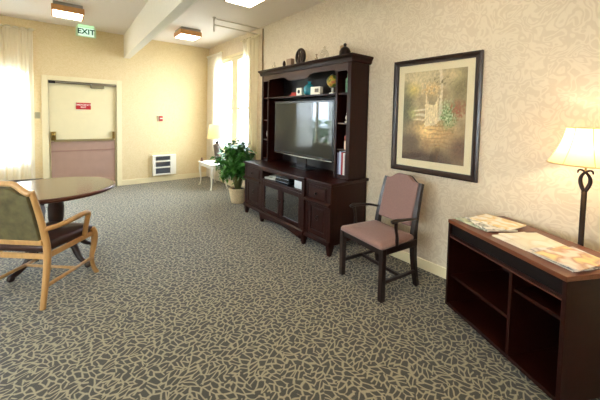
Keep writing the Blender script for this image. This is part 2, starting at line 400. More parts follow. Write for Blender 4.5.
curtain('window_curtain', ((-3.12, 6.9, 0), (-3.78, 6.9, 0)), .03, 2.84, sheer_far, 'floor length sheer cream curtain glowing in the window left of the exit door', group='sheer window curtains', pleats=7, amp=.034)
curtain('window_curtain', ((-4.42, 6.9, 0), (-5.45, 6.9, 0)), .03, 2.84, sheer_far, 'sheer cream curtain of the far window, seen only in the television reflection', group='sheer window curtains', pleats=10, amp=.034)
o = MB().tube([(-3.08, 6.9, 2.86), (-5.5, 6.9, 2.86)], .014).build('curtain_rod', cream); tag(o, 'cream curtain rod along the top of the left sheer curtain', 'curtain rod')
curtain('window_curtain', ((-.07, 6.93, 0), (-.07, 6.15, 0)), .03, 2.80, sheer_far, 'cream curtain in the far corner beside the bright window', group='sheer window curtains', pleats=8, amp=.028)
def swag(t, s):
    # hangs straight, then pulled towards the cabinet side by a tieback at about a metre
    k = max(0, min(1, (t-.12)/.55)); k = k*k*(3-2*k)
    return 1-(1-s)*(1-.62*k)
curtain('window_curtain', ((-.075, 5.20, 0), (-.075, 4.64, 0)), .03, 2.86, sheer_r, 'cream curtain swept back beside the tall television cabinet', group='sheer window curtains', pleats=5, amp=.04, shape=swag)
for a, b, lab in ((6.97, 6.10, 'short curtain rod over the corner curtain'), (5.28, 4.60, 'short curtain rod over the swept curtain')):
    o = MB().tube([(-.07, a, 2.82 if a > 6 else 2.875), (-.07, b, 2.82 if a > 6 else 2.875)], .012).build('curtain_rod', cream); tag(o, lab+' by the right window', 'curtain rod')
for a, b in ((2.4, .70), (.62, -1.1)):  # added curtains, they weaken the daylight from the added left window
    curtain('window_curtain', ((XL+.12, a, 0), (XL+.12, b, 0)), .03, 2.6, sheer_far, 'sheer cream curtain added over the unseen left fill window', group='sheer curtains of the added left fill window', pleats=12)
# ------------------------------------------------------------------ entertainment cabinet
cab = thing('entertainment_cabinet', 'tall dark espresso wood entertainment cabinet with hutch around the television', 'cabinet', (0, 0, 0))
X = -1
y0, y1 = 2.225, 4.085; cz = .783; yc0, yc1 = 2.64, 3.60   # centre section limits
D = .575
def B(*a): return MB().box(*a)
# base carcass: sides, back, dividers, bottom, slot floor
mb = MB()
mb.box(-D, -.02, y0, y0+.03, .11, cz-.035); mb.box(-D, -.02, y1-.03, y1, .11, cz-.035)
mb.box(-D-.02, -.02, yc0, yc0+.03, .11, cz-.035); mb.box(-D-.02, -.02, yc1-.03, yc1, .11, cz-.035)
mb.box(-.04, -.02, y0, y1, .11, cz-.035)
mb.box(-D, -.04, y0+.03, yc0, .11, .14); mb.box(-D-.02, -.04, yc0+.03, yc1-.03, .11, .14); mb.box(-D, -.04, yc1, y1-.03, .11, .14)
mb.box(-D-.015, -.04, yc0+.03, yc1-.03, .585, .605)
mb.build('base_carcass', espresso, cab, bevel=.003)
# stiles/rails on the front
mb = MB()
for a, b, dx in ((y0, y0+.055, 0), (yc0-.045, yc0, 0), (yc0, yc0+.05, .02), (yc1-.05, yc1, .02), (yc1, yc1+.045, 0), (y1-.055, y1, 0)):
    mb.box(-D-.018-dx, -D-dx, a, b, .11, cz-.035)
for a, b, dx in ((y0+.055, yc0-.045, 0), (yc0+.05, yc1-.05, .02), (yc1+.045, y1-.055, 0)):
    mb.box(-D-.018-dx, -D-dx, a, b, cz-.06, cz-.035); mb.box(-D-.018-dx, -D-dx, a, b, .11, .145)
    if dx: mb.box(-D-.018-dx, -D-dx, a, b, .585, .615)
    else: mb.box(-D-.018-dx, -D-dx, a, b, .535, .56)
mb.build('face_frame', espresso, cab, bevel=.003)
# countertop with stepped-forward centre
poly = [(0-.001, y0-.02), (-D-.035, y0-.02), (-D-.035, yc0-.02), (-D-.06, yc0-.02), (-D-.06, yc1+.02), (-D-.035, yc1+.02), (-D-.035, y1+.02), (0-.001, y1+.02)]
MB().prism(poly, cz-.033, cz).build('countertop', espresso, cab, bevel=.008, seg=3)
# small ledge mouldings under the drawers, base moulding, curved apron
for a, b in ((y0, yc0-.003), (yc1+.003, y1)): MB().prism([(-D-.018, .572), (-D-.052, .552), (-D-.05, .532), (-D-.018, .518)], a, b, axis='y').build('ledge_moulding', espresso, cab, bevel=.002)
mb = MB()
for a, b, dx in ((y0, yc0, 0), (yc0, yc1, .02), (yc1, y1, 0)): mb.prism([(-D-.018-dx, .165), (-D-.034-dx, .155), (-D-.038-dx, .115), (-D-.0-dx, .11)], a, b, axis='y')
mb.build('base_moulding', espresso, cab, bevel=.002)
ap = [(yc0+.06, .112), (yc1-.06, .112), (yc1-.06, .05)]+[(yc1-.06-(yc1-yc0-.12)*k/12, .05+.045*math.sin(PI*k/12)) for k in range(1, 12)]+[(yc0+.06, .05)]
MB().prism([(a, b) for a, b in ap], -D-.04, -D-.02, axis='x').build('apron', espresso, cab)
mb0 = [(y0+.03, 0), (yc0+.02, .02), (yc1-.02, .02), (y1-.03, 0)]
for yy, dx in mb0:
    MB().tube([(-D-dx+.012, yy, .125), (-D-dx+.012, yy, .09), (-D-dx+.006, yy, 0)], (.034, .032, .018), n=4).build('foot', espresso, cab, bevel=.003)
for yy in (y0+.035, y1-.035): MB().tube([(-.06, yy, .125), (-.06, yy, 0)], (.03, .02), n=4).build('foot', espresso, cab)
# drawers and doors
knob_m = mat('knob_dark', (26, 18, 16), .3, metal=.6)
def knob(parent, x, y, z, r=.014):
    M = Matrix.Translation((x, y, z)) @ Matrix.Rotation(-PI/2, 4, 'Y')
    return MB().lathe([(.006, 0), (.006, .012), (r, .016), (r*1.05, .024), (r*.5, .03)], n=14, M=M).build('knob', knob_m, parent, smooth=True)
def ring_pull(parent, x, y, z):
    pts = [(x-.008, y+.022*math.cos(a), z-.018+.022*math.sin(a)) for a in [2*PI*i/14 for i in range(14)]]
    return MB().tube(pts, .0035, n=6, closed=True).box(x-.008, x, y-.012, y+.012, z-.01, z+.012).build('handle', knob_m, parent, smooth=False)
for a, b in ((y0+.055, yc0-.045), (yc1+.045, y1-.055)):
    mb = MB().box(-D-.014, -D+.006, a+.003, b-.003, .563, cz-.063); mb.box(-D-.024, -D-.014, a+.02, b-.02, .58, cz-.08)
    dr = mb.build('drawer', espresso, cab, bevel=.004); knob(dr, -D-.024, (a+b)/2, .64)
    mb = MB(); z0_, z1_ = .168, .532; s = .05
    mb.box(-D-.014, -D+.006, a+.003, a+s, z0_, z1_).box(-D-.014, -D+.006, b-s, b-.003, z0_, z1_).box(-D-.014, -D+.006, a+s, b-s, z0_, z0_+s).box(-D-.014, -D+.006, a+s, b-s, z1_-s, z1_)
    mb.box(-D-.004, -D+.004, a+s, b-s, z0_+s, z1_-s)
    mb.prism([(a+s+.012, z0_+s+.012), (b-s-.012, z0_+s+.012), (b-s-.012, z1_-s-.012), (a+s+.012, z1_-s-.012)], -D-.010, -D-.004, axis='x')
    dd = mb.build('door', espresso, cab, bevel=.004); ring_pull(dd, -D-.010, (a+b)/2, .38)
smoke = thin_glass('cabinet_glass', (.22, .24, .28), 3.6)
ym = (yc0+yc1)/2; dx = -D-.02
for a, b, side in ((yc0+.053, ym-.003, 1), (ym+.003, yc1-.053, -1)):
    z0_, z1_ = .168, .582; s = .055
    mb = MB().box(dx-.016, dx+.004, a, a+s, z0_, z1_).box(dx-.016, dx+.004, b-s, b, z0_, z1_).box(dx-.016, dx+.004, a+s, b-s, z0_, z0_+s).box(dx-.016, dx+.004, a+s, b-s, z1_-s, z1_)
    dd = mb.build('glass_door', espresso, cab, bevel=.004)
    MB().box(dx-.006, dx-.002, a+s-.003, b-s+.003, z0_+s-.003, z1_-s+.003).build('glass_pane', smoke, dd)
    knob(dd, dx-.016, (b-.02 if side == 1 else a+.02), .40, .012)
MB().box(-D+.05, -.045, yc0+.035, yc1-.035, .36, .375).build('inner_shelf', espresso_in, cab)
# hutch
hx = -.30; hy0, hy1 = 2.245, 4.085; ht0, ht1 = cz, 2.10
mb = MB()
for a, b in ((hy0, hy0+.03), (hy1-.03, hy1)): MB().box(hx, -.015, a, b, cz, ht1).build('hutch_side', espresso, cab, bevel=.002)
yl, yr = 3.895, 2.475          # TV bay limits
for a in (yl, yr-.022): MB().box(hx+.002, -.03, a, a+.022, cz, 2.06).build('hutch_divider', espresso, cab, bevel=.002)
MB().box(-.03, -.015, hy0, hy1, cz, ht1).build('hutch_back', espresso_in, cab)
MB().box(hx+.002, -.03, yr, yl, 1.735, 1.757).build('long_shelf', espresso, cab, bevel=.002)
for (a, b) in ((hy0+.03, yr-.022), (yl+.022, hy1-.03)):
    MB().box(hx+.002, -.03, a, b, 1.735, 1.757).build('hutch_shelf', espresso, cab, bevel=.002)
    for z in (1.415, 1.115): MB().box(hx+.012, -.03, a, b, z-.012, z).build('hutch_shelf', mat('shelf_edge', (96, 78, 66), .35, coat=.2), cab)
    MB().box(hx, -.03, a, b, cz, .825).build('hutch_plinth', espresso, cab)
# front stiles and shaped valance
for q in ((hx-.014, hx, hy0, hy0+.052, cz, 2.10), (hx-.014, hx, hy1-.045, hy1, cz, 2.10), (hx-.012, hx, yl-.004, yl+.026, cz, 1.99), (hx-.012, hx, yr-.026, yr+.004, cz, 1.99)):
    MB().box(*q).build('hutch_stile', espresso, cab, bevel=.002)
hi, lo = 2.025, 1.965
val = [(hy0+.052, 2.10), (hy0+.052, 1.97)]+[(hy0+.052+.03*(1-math.cos(t)), 1.97+.03*math.sin(t)) for t in (.4, .8, 1.2, 1.57)]
val += [(yr-.026, 2.0), (yr+.004, 1.985), (yr+.02, hi-.005), (2.86, hi), (2.93, hi-.01), (2.98, lo+.01), (3.03, lo), (3.36, lo), (3.41, lo+.01), (3.46, hi-.01), (3.53, hi), (yl-.02, hi-.005), (yl-.004, 1.985), (yl+.026, 2.0), (hy1-.045, 2.0), (hy1-.045, 2.10)]
MB().prism(val, hx-.014, hx, axis='x').build('valance', mat('valance_wood', (62, 38, 30), .3, var=.15, scale=6, stretch=(6, .6, 6), coat=.25), cab)
MB().box(hx, -.015, hy0+.03, hy1-.03, 2.08, 2.10).build('hutch_ceiling', espresso_in, cab)
# stepped crown moulding
cr = [(hx-.014, 2.085), (hx-.03, 2.09), (hx-.034, 2.105), (hx-.04, 2.125), (hx-.056, 2.145), (hx-.062, 2.148), (hx-.062, 2.168)]
mb = MB()
prev = None; rings = []
for (x, z) in cr:
    o_ = -(x-hx)
    rings.append([mb.bm.verts.new(v) for v in ((0-.004, hy0-o_*.8, z), (x, hy0-o_*.8, z), (x, hy1+o_*.8, z), (0-.004, hy1+o_*.8, z))])
for a, b in zip(rings, rings[1:]):
    for i in range(4): mb.bm.faces.new([a[i], a[(i+1) % 4], b[(i+1) % 4], b[i]])
mb.bm.faces.new(rings[0][::-1]); mb.bm.faces.new(rings[-1])
mb.build('crown_moulding', espresso, cab)
TOPZ = 2.168

# television
tv = thing('television', 'large black flat screen television in the cabinet, reflecting the curtains', 'television', (-.27, 3.13, cz))
tw, tb, tt = .625, .155, .905
MB().box(-.02, .03, -tw, tw, tb, tt).build('tv_housing', black_pl, tv, bevel=.008)
sm = bpy.data.materials.new('screen_gloss'); sm.use_nodes = True; b = sm.node_tree.nodes['Principled BSDF']
b.inputs['Base Color'].default_value = (.03, .033, .03, 1); b.inputs['Roughness'].default_value = .03; b.inputs['Specular IOR Level'].default_value = .5; b.inputs['IOR'].default_value = 1.45
MB().box(-.023, -.02, -tw+.03, tw-.03, tb+.045, tt-.03).build('screen', sm, tv)
MB().tube([(-.022, -tw+.03, tb+.012), (-.03, -.3, tb+.008), (-.034, 0, tb+.006), (-.03, .3, tb+.008), (-.022, tw-.03, tb+.012)], .007, n=8).build('speaker_trim', steel, tv, smooth=True)
MB().box(-.0, .02, -.1, .1, .02, tb+.02).build('tv_neck', black_pl, tv)
MB().box(-.06, .10, -.17, .17, .0, .014).build('tv_stand', black_pl, tv, bevel=.006)

# items in the media slot
SZ = .605
o = MB().box(-.1, .1, -.13, .13, 0, .025).box(-.06, .08, -.08, .08, .025, .04).build('remote_tray', white_m, None, bevel=.003, loc=(-.44, 3.47, SZ), rz=.2); tag(o, 'white papers and tray at the left of the open media slot', 'tray')
def device(loc, w, d, h, lab, m, rz=0):
    r = thing('media_player', lab, 'media player', loc, rz)
    MB().box(-d/2, d/2, -w/2, w/2, .004, h).build('player_case', m, r, bevel=.003)
    MB().box(-d/2-.003, -d/2, -w/2+.01, w/2-.01, h*.45, h*.6).build('player_trim', mat('trim_silver', (150, 160, 175), .3, metal=.6), r)
    for a in (-1, 1):
        for c in (-1, 1): MB().lathe([(.01, 0), (.01, .005)], c=(a*d*.4, c*w*.4, 0), n=8).build('rubber_foot', screw_black, r)
device((-.43, 3.16, SZ), .30, .26, .045, 'black media player at the bottom of the stack in the open slot', black_pl)
device((-.43, 3.17, SZ+.045), .27, .24, .04, 'smaller black media player on top of the other in the open slot', black_pl, .06)
o = MB().box(-.09, .09, -.10, .10, 0, .105).box(-.096, -.09, -.085, .02, .02, .085).build('white_box', mat('router_white', (225, 228, 232), .4), None, bevel=.006, loc=(-.45, 2.82, SZ)); tag(o, 'white plastic box at the right end of the open media slot', 'box')

# decor on top of the hutch
clear = thin_glass('clear_bottle_glass', (.93, .92, .88), 1.6)
def put(mb, name, m, loc, lab, cat, smooth=True, group=None, rz=0):
    o = mb.build(name, m, None, smooth=smooth, loc=loc, rz=rz); return tag(o, lab, cat, group)
dx_ = -.20
put(MB().lathe([(.03, 0), (.032, .01), (.032, .07), (.012, .1), (.011, .13)], n=16), 'glass_bottle', clear, (dx_, 3.92, TOPZ), 'small clear glass bottle at the left end of the cabinet top', 'bottle', group='clear glass bottles on the cabinet')
put(MB().lathe([(.03, 0), (.034, .02), (.02, .05), (.026, .07), (.02, .1), (.008, .12)], n=12), 'figurine', dark_metal, (dx_, 3.66, TOPZ), 'tiny dark figurine beside the beige block on cabinet top', 'figurine')
put(MB().box(-.03, .03, -.055, .055, 0, .125), 'photo_block', mat('block_beige', (150, 126, 104), .5, var=.1), (dx_, 3.51, TOPZ), 'beige rectangular block left of the dark oval sculpture', 'block', False)
sc_ = thing('oval_sculpture', 'dark oval openwork sculpture standing on the cabinet top', 'sculpture', (dx_, 3.28, TOPZ))
mb = MB(); mb.tube([(0, .085*math.cos(a), .125+.10*math.sin(a)) for a in [2*PI*i/28 for i in range(28)]], .02, n=8, closed=True); mb.build('ring', dark_metal, sc_, smooth=True)
MB().lathe([(.06, 0), (.06, .012), (.03, .03)], n=20).build('sculpture_base', dark_metal, sc_, smooth=True)
MB().tube([(0, .02, .03), (0, .035, .09), (0, .01, .15), (0, .03, .2)], (.024, .02, .018, .014), smooth=2).tube([(0, -.03, .03), (0, -.015, .1), (0, -.04, .14), (0, -.02, .2)], (.02, .018, .014, .012), smooth=2).build('figures', mat('sculpt_mid', (70, 52, 44), .35, metal=.4), sc_, smooth=True)
put(MB().lathe([(.02, 0), (.024, .01), (.022, .06), (.008, .085), (.008, .1), (.014, .104), (.012, .115)], n=16), 'glass_bottle', thin_glass('smoky_glass', (.8, .74, .66), 1.4), (dx_, 2.95, TOPZ), 'small slim glass bottle with stopper right of the oval sculpture', 'bottle', group='clear glass bottles on the cabinet')
put(MB().lathe([(.055, 0), (.06, .02), (.058, .09), (.04, .13), (.015, .15), (.014, .18), (.02, .185)], n=20), 'glass_bottle', clear, (dx_, 2.80, TOPZ), 'wide clear glass decanter in middle of the cabinet top', 'bottle', group='clear glass bottles on the cabinet')
put(MB().box(-.012, .012, -.04, .04, 0, .17), 'wooden_plaque', mat('plaque_tan', (176, 142, 96), .5, var=.1), (-.13, 2.55, TOPZ), 'tan upright plaque behind the dark bottle at cabinet top right', 'plaque', False)
vz = thing('dark_vase', 'dark brown bell shaped vase with a stopper at the right end of cabinet top', 'vase', (dx_, 2.455, TOPZ))
MB().lathe([(.062, 0), (.068, .02), (.066, .07), (.05, .105), (.022, .125)], n=20).build('vase_body', dark_metal, vz, smooth=True)
MB().lathe([(.022, .125), (.012, .132), (.02, .145), (.018, .16), (.004, .168)], n=14).build('stopper', dark_metal, vz, smooth=True)

# items on the hutch shelves
HS = 1.757
put(MB().box(-.05, .05, -.07, .07, 0, .02).box(-.045, .045, -.06, .04, .02, .05), 'red_box', mat('red_cloth', (176, 40, 24), .6), (-.2, 3.37, HS), 'low red box on the hutch shelf left of the white cube', 'box', False)
wc = thing('white_cube', 'small white cube clock with dark mark on the hutch shelf', 'clock', (-.22, 3.225, HS))
MB().box(-.04, .04, -.055, .055, 0, .105).build('cube_body', white_m, wc, bevel=.004)
MB().lathe([(.026, 0), (.026, .003)], n=18, M=Matrix.Translation((-.04, 0, .055)) @ Matrix.Rotation(-PI/2, 4, 'Y')).build('dark_dial', black_pl, wc)
tl = thing('teal_vase', 'round teal blue ceramic vase on the hutch shelf', 'vase', (-.22, 3.055, HS))
MB().lathe([(.035, 0), (.065, .02), (.082, .06), (.078, .1), (.05, .135), (.024, .148), (.02, .165), (.03, .18)], n=24).build('vase_body', mat('teal_glaze', (34, 140, 160), .2, var=.15, scale=10, coat=.5), tl, smooth=True)
wb = thing('lettered_block', 'white rectangular block with grey markings beside the teal vase', 'block', (-.24, 2.885, HS), .12)
MB().box(-.03, .03, -.078, .078, 0, .1).build('block_body', white_m, wb, bevel=.003)
MB().box(-.033, -.03, -.055, .005, .03, .075).build('grey_mark', mat('mark_grey', (120, 116, 112), .6), wb)
gl = thing('desk_globe', 'small green and yellow globe on a white stand in the hutch', 'globe', (-.2, 2.64, HS))
gm_ = bpy.data.materials.new('globe_map'); gm_.use_nodes = True; nt = gm_.node_tree
tcn = N(nt, 'ShaderNodeTexCoord'); nzn = N(nt, 'ShaderNodeTexNoise'); nzn.inputs['Scale'].default_value = 14; nt.links.new(tcn.outputs['Object'], nzn.inputs['Vector'])
nt.links.new(ramp(nt, nzn.outputs['Fac'], [(.44, lin((96, 116, 50))), (.52, lin((196, 170, 60))), (.62, lin((190, 110, 60)))]), nt.nodes['Principled BSDF'].inputs['Base Color']); nt.nodes['Principled BSDF'].inputs['Roughness'].default_value = .3
MB().ball((0, 0, .155), .075, u=24, v=16).build('globe_sphere', gm_, gl, smooth=True)
MB().lathe([(.045, 0), (.045, .01), (.012, .025), (.01, .075)], n=18).build('globe_stand', white_m, gl, smooth=True)
MB().tube([(0, .084*math.sin(a), .155+.084*math.cos(a)) for a in [i*PI/14+.0 for i in range(15)]], .004, n=6).build('globe_arc', steel, gl)
gb = thing('green_bottle', 'slim pale green patterned bottle in the upper right cubby', 'bottle', (-.2, 2.385, HS))
MB().lathe([(.034, 0), (.036, .01), (.036, .15), (.028, .17), (.016, .18), (.016, .2)], n=18).build('bottle_body', mat('bottle_green', (120, 158, 128), .4, var=.5, scale=40), gb, smooth=True)
MB().lathe([(.019, .2), (.019, .222)], n=14).build('bottle_cap', mat('cap_green', (70, 120, 70), .4), gb)
put(MB().lathe([(.03, 0), (.034, .012), (.014, .03), (.03, .055), (.024, .08), (.012, .09), (.018, .105), (.012, .12)], n=14), 'figurine', white_m, (-.24, 2.345, 1.415), 'small white figurine on the right middle cubby shelf', 'figurine')
ca = thing('candle_jar', 'cream jar with red lid on the cubby shelf above the books', 'jar', (-.23, 2.35, 1.115))
MB().lathe([(.036, 0), (.038, .01), (.038, .09), (.03, .1)], n=18).build('jar_body', mat('jar_cream', (226, 196, 170), .4), ca, smooth=True)
MB().lathe([(.036, .1), (.036, .15), (.02, .16)], n=18).build('jar_lid', mat('jar_red', (150, 60, 50), .4), ca, smooth=True)
lb = thing('slim_bottle', 'slim yellow bottle with dark red cap in the left cubby', 'bottle', (-.24, 3.975, 1.415))
MB().lathe([(.022, 0), (.024, .01), (.024, .09), (.014, .11)], n=14).build('bottle_body', mat('amber_label', (196, 160, 96), .4), lb, smooth=True)
MB().lathe([(.015, .11), (.017, .16), (.01, .17)], n=14).build('bottle_cap', mat('cap_maroon', (110, 24, 36), .4), lb, smooth=True)
put(MB().ball((0, 0, .085), .045, (.9, .9, 1.9)).lathe([(.025, 0), (.03, .012)], n=14), 'white_egg', mat('egg_white', (232, 226, 216), .35), (-.24, 3.975, 1.115), 'white oval ornament in the left cubby', 'ornament')
# books
bk = [((126, 124, 150), .030, .245, 'lavender grey book'), ((200, 214, 236), .030, .262, 'pale blue book'), ((158, 22, 36), .026, .255, 'red book'), ((222, 220, 214), .028, .25, 'white book'), ((84, 70, 98), .020, .238, 'dark purple book')]
yy = 2.448
for i, (c, w, h, nm) in enumerate(bk):
    r = thing('book', nm+' standing in the lower right cubby', 'book', (-.2, yy-w/2, .825), group='books in the right cubby')
    MB().box(-.085, .085, -w/2+.002, -w/2+.004, 0, h).box(-.085, .085, w/2-.004, w/2-.002, 0, h).box(-.088, -.085, -w/2+.002, w/2-.002, 0, h).build('cover', mat('cover_%d' % i, c, .5, var=.05), r)
    MB().box(-.085, .08, -w/2+.004, w/2-.004, .004, h-.004).build('pages', mat('paper', (226, 216, 196), .8), r)
    yy -= w+.001

# ------------------------------------------------------------------ armchair with rose upholstery
ac = thing('armchair', 'dark wood armchair with dusty rose upholstered seat and back against the wall', 'chair', (-.54, 1.648, 0), math.radians(83))
hw = .245
for sx in (-1, 1):
    MB().tube([(sx*hw, .215, 0), (sx*hw, .215, .43)], .022, n=4).build('leg', mahog, ac, bevel=.004)
    MB().tube([(sx*.225, -.245, 0), (sx*.22, -.205, .2), (sx*.213, -.195, .42), (sx*.208, -.225, .62), (sx*.202, -.30, .90)], (.02, .021, .024, .021, .017), n=4, smooth=1).build('leg', mahog, ac, bevel=.003)
    # arm and its support
    MB().tube([(sx*.225, -.205, .60), (sx*.25, -.12, .622), (sx*.256, .02, .637), (sx*.256, .08, .642), (sx*.252, .125, .634)], (.011, .012, .014, .017, .015), n=8, flat=1.4, smooth=2).build('arm', mahog, ac, smooth=True)
    MB().tube([(sx*.25, .06, .43), (sx*.254, .06, .50), (sx*.248, .07, .56), (sx*.255, .085, .64)], (.017, .014, .013, .016), n=8, smooth=2).build('arm_support', mahog, ac, smooth=True)
    MB().box(sx*.235-.01, sx*.235+.01, -.2, .2, .13, .155).build('stretcher', mahog, ac)
MB().box(-.225, .225, -.03, -.01, .13, .155).build('stretcher', mahog, ac)
MB().box(-.25, .25, .2, .228, .375, .43).box(-.23, .23, -.21, -.19, .375, .43).box(-.255, -.232, -.2, .205, .375, .43).box(.232, .255, -.2, .205, .375, .43).build('seat_rail', mahog, ac, bevel=.003)
# seat pad: domed, wider in front
def pad(outline, z0, z1, dome, rings=5):
    mb = MB(); n = len(outline); cx = sum(p[0] for p in outline)/n; cy = sum(p[1] for p in outline)/n; R = []
    lv = [(1, z0), (1, z0+(z1-z0)*.6), (.97, z1)]+[(.97*(1-(k+1)/rings), z1+dome*(1-(1-(k+1)/rings)**2)) for k in range(rings-1)]
    for s, z in lv: R.append([mb.bm.verts.new((cx+(p[0]-cx)*s, cy+(p[1]-cy)*s, z)) for p in outline])
    for a, b in zip(R, R[1:]):
        for i in range(n): mb.bm.faces.new([a[i], a[(i+1) % n], b[(i+1) % n], b[i]])
    mb.bm.faces.new(R[0][::-1]); mb.bm.faces.new(R[-1]); return mb
def rounded(pts, r=.03, k=4):
    out = []; n = len(pts)
    for i in range(n):
        p = Vector(pts[i]); a = (Vector(pts[i-1])-p).normalized(); b = (Vector(pts[(i+1) % n])-p).normalized()
        A, Bq = p+a*r, p+b*r
        for j in range(k+1):
            t = j/k; q = A*(1-t)**2+p*2*t*(1-t)+Bq*t*t; out.append((q.x, q.y))
        m_ = Bq.lerp(Vector(pts[(i+1) % n])+(p-Vector(pts[(i+1) % n])).normalized()*r, .5); out.append((m_.x, m_.y))
    return out
pad(rounded([(-.262, .245), (-.235, -.19), (.235, -.19), (.262, .245)]), .43, .462, .018).build('seat_cushion', rose, ac, smooth=True)
# back upholstery with camel-hump top, leaning back
Mb = Matrix.Translation((0, -.205, .52)) @ Matrix.Rotation(math.radians(14.5), 4, 'X')
def camel(w0, w1, z0, z1, hump):
    pts = [(-w0, z0), (w0, z0), (w1, z1)]
    for k in range(1, 16):
        t = k/16; x = w1-2*w1*t; u = abs(x)/w1; hgt = hump*(0.5+.5*math.cos(PI*min(1, max(0, (u-.25)/.6)))) if u > .25 else hump
        pts.append((x, z1+hgt))
    pts.append((-w1, z1)); return pts
MB().prism(camel(.19, .185, 0.0, .39, .055), -.022, .03, axis='y', M=Mb).build('back_cushion', rose, ac, bevel=.012, seg=3)
MB().prism([(-.195, -.1), (.195, -.1), (.195, -.07), (-.195, -.07)], -.012, .012, axis='y', M=Mb).build('back_rail', mahog, ac)
MB().prism(camel(.19, .19, .385, .392, .055), -.03, -.022, axis='y', M=Mb).build('top_rail', mahog, ac)

# ------------------------------------------------------------------ framed painting
PY0, PY1, PZ0, PZ1 = 1.051, 1.902, .945, 2.068
pc = thing('framed_painting', 'large framed garden painting with cream mat and dark frame on right wall', 'painting', (0, (PY0+PY1)/2, (PZ0+PZ1)/2))
w, h, f = (PY1-PY0)/2, (PZ1-PZ0)/2, .055
frm = mat('dark_frame', (46, 30, 24), .3, var=.3, scale=20, coat=.3)
mb = MB(); prof = [(0, -.004), (0, -.03), (.018, -.036), (.038, -.024), (f, -.022), (f, -.004)]
R = []
for inn, x in prof: R.append([mb.bm.verts.new((x, sy*(w-inn), sz*(h-inn))) for sy, sz in ((-1, -1), (1, -1), (1, 1), (-1, 1))])
for i in range(len(R)):
    a, b = R[i], R[(i+1) % len(R)]
    for j in range(4): mb.bm.faces.new([a[j], a[(j+1) % 4], b[(j+1) % 4], b[j]])
mb.build('picture_frame', frm, pc)
MB().box(-.006, -.002, -w+.01, w-.01, -h+.01, h-.01).build('backing_board', mat('board', (120, 100, 80), .8), pc)
MB().box(-.012, -.007, -w+f, w-f, -h+f, h-f).build('mat_board', mat('mat_cream', (232, 218, 180), .7, var=.02), pc)
iw, ih = w-.118, h-.125
mb = MB(); NU, NV = 100, 140; vs = []
for j in range(NV+1):
    vs.append([mb.bm.verts.new((-.0135, iw-2*iw*i/NU, -ih+2*ih*j/NV)) for i in range(NU+1)])
for j in range(NV):
    for i in range(NU): mb.bm.faces.new([vs[j][i], vs[j][i+1], vs[j+1][i+1], vs[j+1][i]])
art = mb.build('artwork', attr_material('painted_garden', .5), pc)
def mixc(a, b, t): t = max(0, min(1, t)); return tuple(x*(1-t)+y*t for x, y in zip(a, b))
def blob(u, v, cu, cv, ru, rv, soft=.5):
    d = math.sqrt(((u-cu)/ru)**2+((v-cv)/rv)**2); return max(0, min(1, (1-d)/soft+.0)) if d < 1 else 0
ca_ = art.data.color_attributes.new('Col', 'FLOAT_COLOR', 'POINT')
